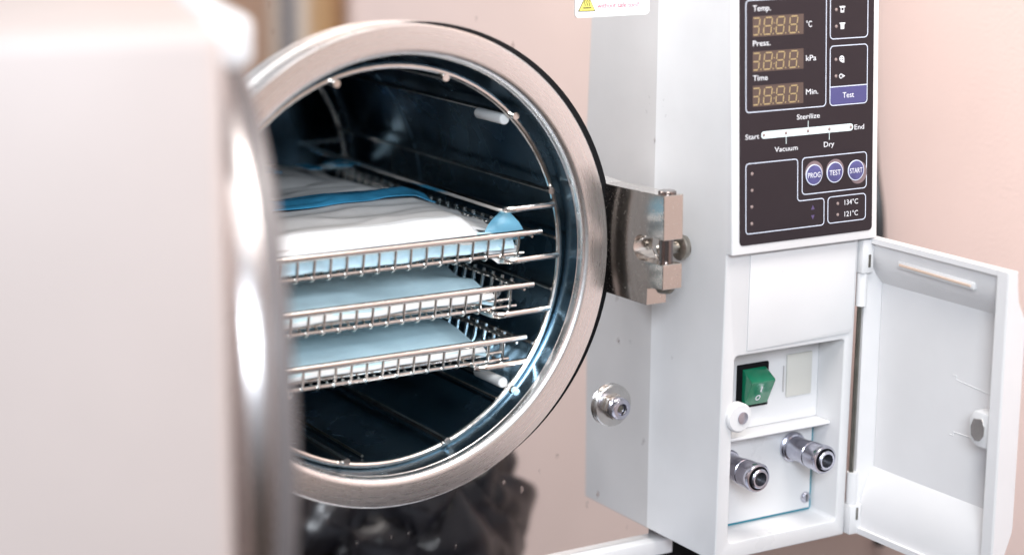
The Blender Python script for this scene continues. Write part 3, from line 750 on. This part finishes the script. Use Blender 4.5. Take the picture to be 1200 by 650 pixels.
def H2(x, y): return zb1 + .0155 + .0028 * math.sin((y - .03) * 19) + .0022 * nz(x, y, 30, 11) + .0034 * crease(x, y, 55, 12) * min(1, max(0, (y - .03) / .03))
def h2(u, v, x, y): return H2(x, y) - .008 * max(0, u - .86) / .14
p2 = thing('sterilization_pouch', 'second pouch on the top tray, its near side sealed with a broad blue film strip', 'pouch', (.0, .16, 0), 'pouches on the trays')
finish('paper_face', sheet(-.100, .099, .026, .205, h2, 60, 60, .0015, .016), M['paper_shaded'], p2, 60)
def h2f(u, v, x, y): return H2(x, y) + .0024 + .0022 * math.sin(math.pi * v) - .006 * max(0, u - .92) / .08
finish('film_edge', sheet(-.100, .092, .103, .136, h2f, 60, 14, .0006, .012), M['film'], p2, 60)
def h3(u, v, x, y): return zb1 + .013 + .0085 * lump(u, v, .3) + .003 * nz(x, y, 30, 21) + .0016 * crease(x, y, 70, 22)
p3 = thing('sterilization_pouch', 'rearmost pouch on the top tray, with small blue patches, deep in the chamber', 'pouch', (.0, .24, 0), 'pouches on the trays')
finish('paper_face', sheet(-.100, .082, .180, .290, h3, 44, 28, .0015, .008), M['paper_shaded'], p3, 60)
for xa, xb in ((.0, .030), (.052, .062), (.074, .086)):
    def h3f(u, v, x, y): return zb1 + .0255 + .001 * nz(x, y, 60, 23)
    finish('film_patch', sheet(xa, xb, .222, .246, h3f, 10, 6, .0006), M['film'], p3, 60)
# middle tray
def H4(x, y): return -.0372 + .0035 + .0135 * min(1, max(0, (y - .016) / .085)) ** .8 + .0034 * nz(x, y, 26, 31) + .0050 * crease(x + y * .3, y, 48, 32) * min(1, max(0, (y - .016) / .03)) - .0016
def h4(u, v, x, y): return H4(x, y) - .006 * max(0, u - .88) / .12 - .006 * max(0, .1 - u) / .1
p4 = thing('sterilization_pouch', 'bluish wrinkled pouch lying on the middle tray', 'pouch', (0, .13, -.037), 'pouches on the trays')
finish('paper_face', sheet(-.098, .088, .0215, .262, h4, 52, 56, .0014), M['paper_blue'], p4, 60)
def h4f(u, v, x, y): return -.0372 + .0030 + .0030 * v + .0032 * nz(x, .3, 24, 33)
finish('film_edge', sheet(-.098, .086, .0185, .0240, h4f, 48, 6, .0006), M['paper'], p4, 60)
def h4g(u, v, x, y): return H4(x, y) + .0022 + .0014 * math.sin(math.pi * v) - .006 * max(0, u - .9) / .1
finish('shade_strip', sheet(-.098, .080, .082, .112, h4g, 52, 12, .0006, .02), M['shade_teal'], p4, 60)  # teal shade under the upper tray, laid on as a coloured strip
# lowest tray
def h5(u, v, x, y): return -.0722 + .0030 + .0145 * min(1, max(0, (y - .016) / .09)) + .0022 * nz(x, y, 20, 41) + .0034 * crease(x - y * .5, y, 30, 42) * min(1, max(0, (y - .016) / .03)) - .004 * max(0, u - .9) / .1
p5 = thing('sterilization_pouch', 'flat smooth pale blue pouch lying on the lowest tray', 'pouch', (0, .13, -.072), 'pouches on the trays')
finish('paper_face', sheet(-.098, .081, .0205, .262, h5, 48, 48, .0014), M['paper_blue'], p5, 60)
def h5f(u, v, x, y): return -.0722 + .0032 + .0026 * v + .0024 * nz(x, .3, 20, 43)
finish('film_edge', sheet(-.098, .079, .0180, .0235, h5f, 48, 6, .0006), M['paper'], p5, 60)

# ================================================================== THINGS ROUND ABOUT
bm = bmesh.new(); add_tube(bm, rounded([(.492, .16, 1.2), (.489, .135, .12), (.489, .1165, .0), (.489, .1075, -.03), (.4905, .098, -.16), (.49, .09, -.30)], .05, 6), .0045, 10)
tag(finish('cable', bm, M['cable'], None), 'black cable hanging down the pink wall behind the control box', 'cable')
# black bin in front of the machine with a crumpled bag bulging out of it (both seen mirrored in the steel panel)
lath([(0, -1.09), (.070, -1.09), (.080, -.372), (.082, -.370), (.082, -.362), (.078, -.362), (.076, -.38), (.066, -1.07), (0, -1.07)], PZ(.135, -.262, 0), M['black'], 'waste_bin', None, 64)
tag(bpy.data.objects['waste_bin'], 'black round waste bin standing on the floor in front of the steel panel', 'bin')
bm = bmesh.new(); bmesh.ops.create_icosphere(bm, subdivisions=6, radius=1)
for v in bm.verts:
    d = v.co.normalized()
    q = d + Vector((3, 1, 2)); q += .55 * Vector((noise.noise(d * 2), noise.noise(d * 2 + Vector((9, 0, 0))), noise.noise(d * 2 + Vector((0, 9, 0)))))
    f1 = noise.voronoi(q * 1.15)[0]; f2 = noise.voronoi(q * 3.4 + Vector((4, 4, 4)))[0]; f3 = noise.voronoi(q * Vector((8, 8, 4)).x)[0]
    r = 1.02 + .14 * noise.noise(d * 1.3 + Vector((3, 1, 2))) + .34 * (f1[1] - f1[0] - .3) + .030 * (f2[1] - f2[0] - .3)
    p = Vector((d.x * .112, d.y * .095, d.z * .105)) * r
    v.co = p + Vector((.140, -.262, -.280))
tag(finish('plastic_bag', bm, M['bag'], None, 28), 'crumpled shiny black plastic bag bulging from the bin, mirrored in the steel front panel', 'bag')
# door casing on the wall, mirrored at the upper left of the panel
DCs = thing('doorway', 'brown wooden door casing on the pink wall, mirrored in the panel above the rim', 'doorway', (.49, -1.2, -1.0))
for nm, y0, y1, xx, m in (('casing_board', -1.115, -1.055, .480, 'wood1'), ('jamb', -1.165, -1.117, .488, 'jamb'), ('grey_seal', -1.215, -1.167, .490, 'grey'), ('jamb', -1.24, -1.217, .487, 'jamb'), ('door_leaf', -1.75, -1.242, .484, 'wood2')):
    bm = bmesh.new(); add_box(bm, xx, .4985, y0, y1, -1.0, 1.1, .003); finish(nm, bm, M[m], DCs)

# ================================================================== LIGHT
w = bpy.data.worlds.new('World'); sc.world = w; w.use_nodes = True
bg = w.node_tree.nodes['Background']; bg.inputs['Strength'].default_value = 1.0
WN, WL = w.node_tree.nodes, w.node_tree.links
tc = WN.new('ShaderNodeTexCoord'); sx = WN.new('ShaderNodeSeparateXYZ'); WL.new(tc.outputs['Generated'], sx.inputs[0])
rp = WN.new('ShaderNodeValToRGB'); e = rp.color_ramp.elements                 # pale room: bright ceiling, dimmer floor
e[0].position = .30; e[0].color = (.09, .07, .06, 1); e[1].position = .56; e[1].color = (.40, .41, .44, 1)
mr = WN.new('ShaderNodeMapRange'); mr.inputs['From Min'].default_value = -1; mr.inputs['From Max'].default_value = 1
WL.new(sx.outputs['Z'], mr.inputs['Value']); WL.new(mr.outputs['Result'], rp.inputs['Fac']); WL.new(rp.outputs['Color'], bg.inputs['Color'])
def area(name, loc, target, sx, sy, power, color):
    l = bpy.data.lights.new(name, 'AREA'); l.shape = 'RECTANGLE'; l.size = sx; l.size_y = sy; l.energy = power; l.color = color
    o = bpy.data.objects.new(name, l); col.objects.link(o); o.location = loc
    o.rotation_euler = (Vector(target) - Vector(loc)).to_track_quat('-Z', 'Y').to_euler(); return o
area('ceiling_lamp', (-.05, -.80, 1.5), (.12, 0, -.05), 1.1, .8, 7, (1, .975, .95))
area('window_light', (-.84, -1.85, .84), (.05, 0, -.05), .7, .55, 40, (.84, .92, 1))
area('back_fill', (-.1, 1.9, 1.35), (0, .2, 0), 1.6, .9, 6, (1, .98, .96))  # unseen fill, added for the white highlight on top of the rim
area('wall_fill', (.13, -.38, .66), (.45, .0, .05), .40, .40, 5.2, (1, .95, .90))  # unseen fill, added to brighten the upper part of the wall

# ================================================================== CAMERA
cam = bpy.data.cameras.new('Camera'); co = bpy.data.objects.new('Camera', cam); col.objects.link(co); sc.camera = co
Fv = Vector((.5064, .8334, -.2211)); Rv = Vector((.8554, -.518, .0068)); Uv = Vector((.1089, .1926, .9752))
Fv.normalize(); Rv = (Rv - Fv * Rv.dot(Fv)).normalized(); Uv = Rv.cross(Fv)
mw = Matrix((Rv, Uv, -Fv)).transposed().to_4x4(); mw.translation = Vector((-.5813, -1.1003, .2751)); co.matrix_world = mw
cam.sensor_width = 36; cam.lens = 2415.8 / 1200 * 36; cam.clip_start = .02; cam.clip_end = 50
cam.dof.use_dof = True; cam.dof.focus_distance = 1.345; cam.dof.aperture_fstop = 2.8; cam.dof.aperture_blades = 0
sc.view_settings.view_transform = 'Standard'; sc.view_settings.look = 'None'; sc.view_settings.exposure = .09; sc.view_settings.gamma = 1
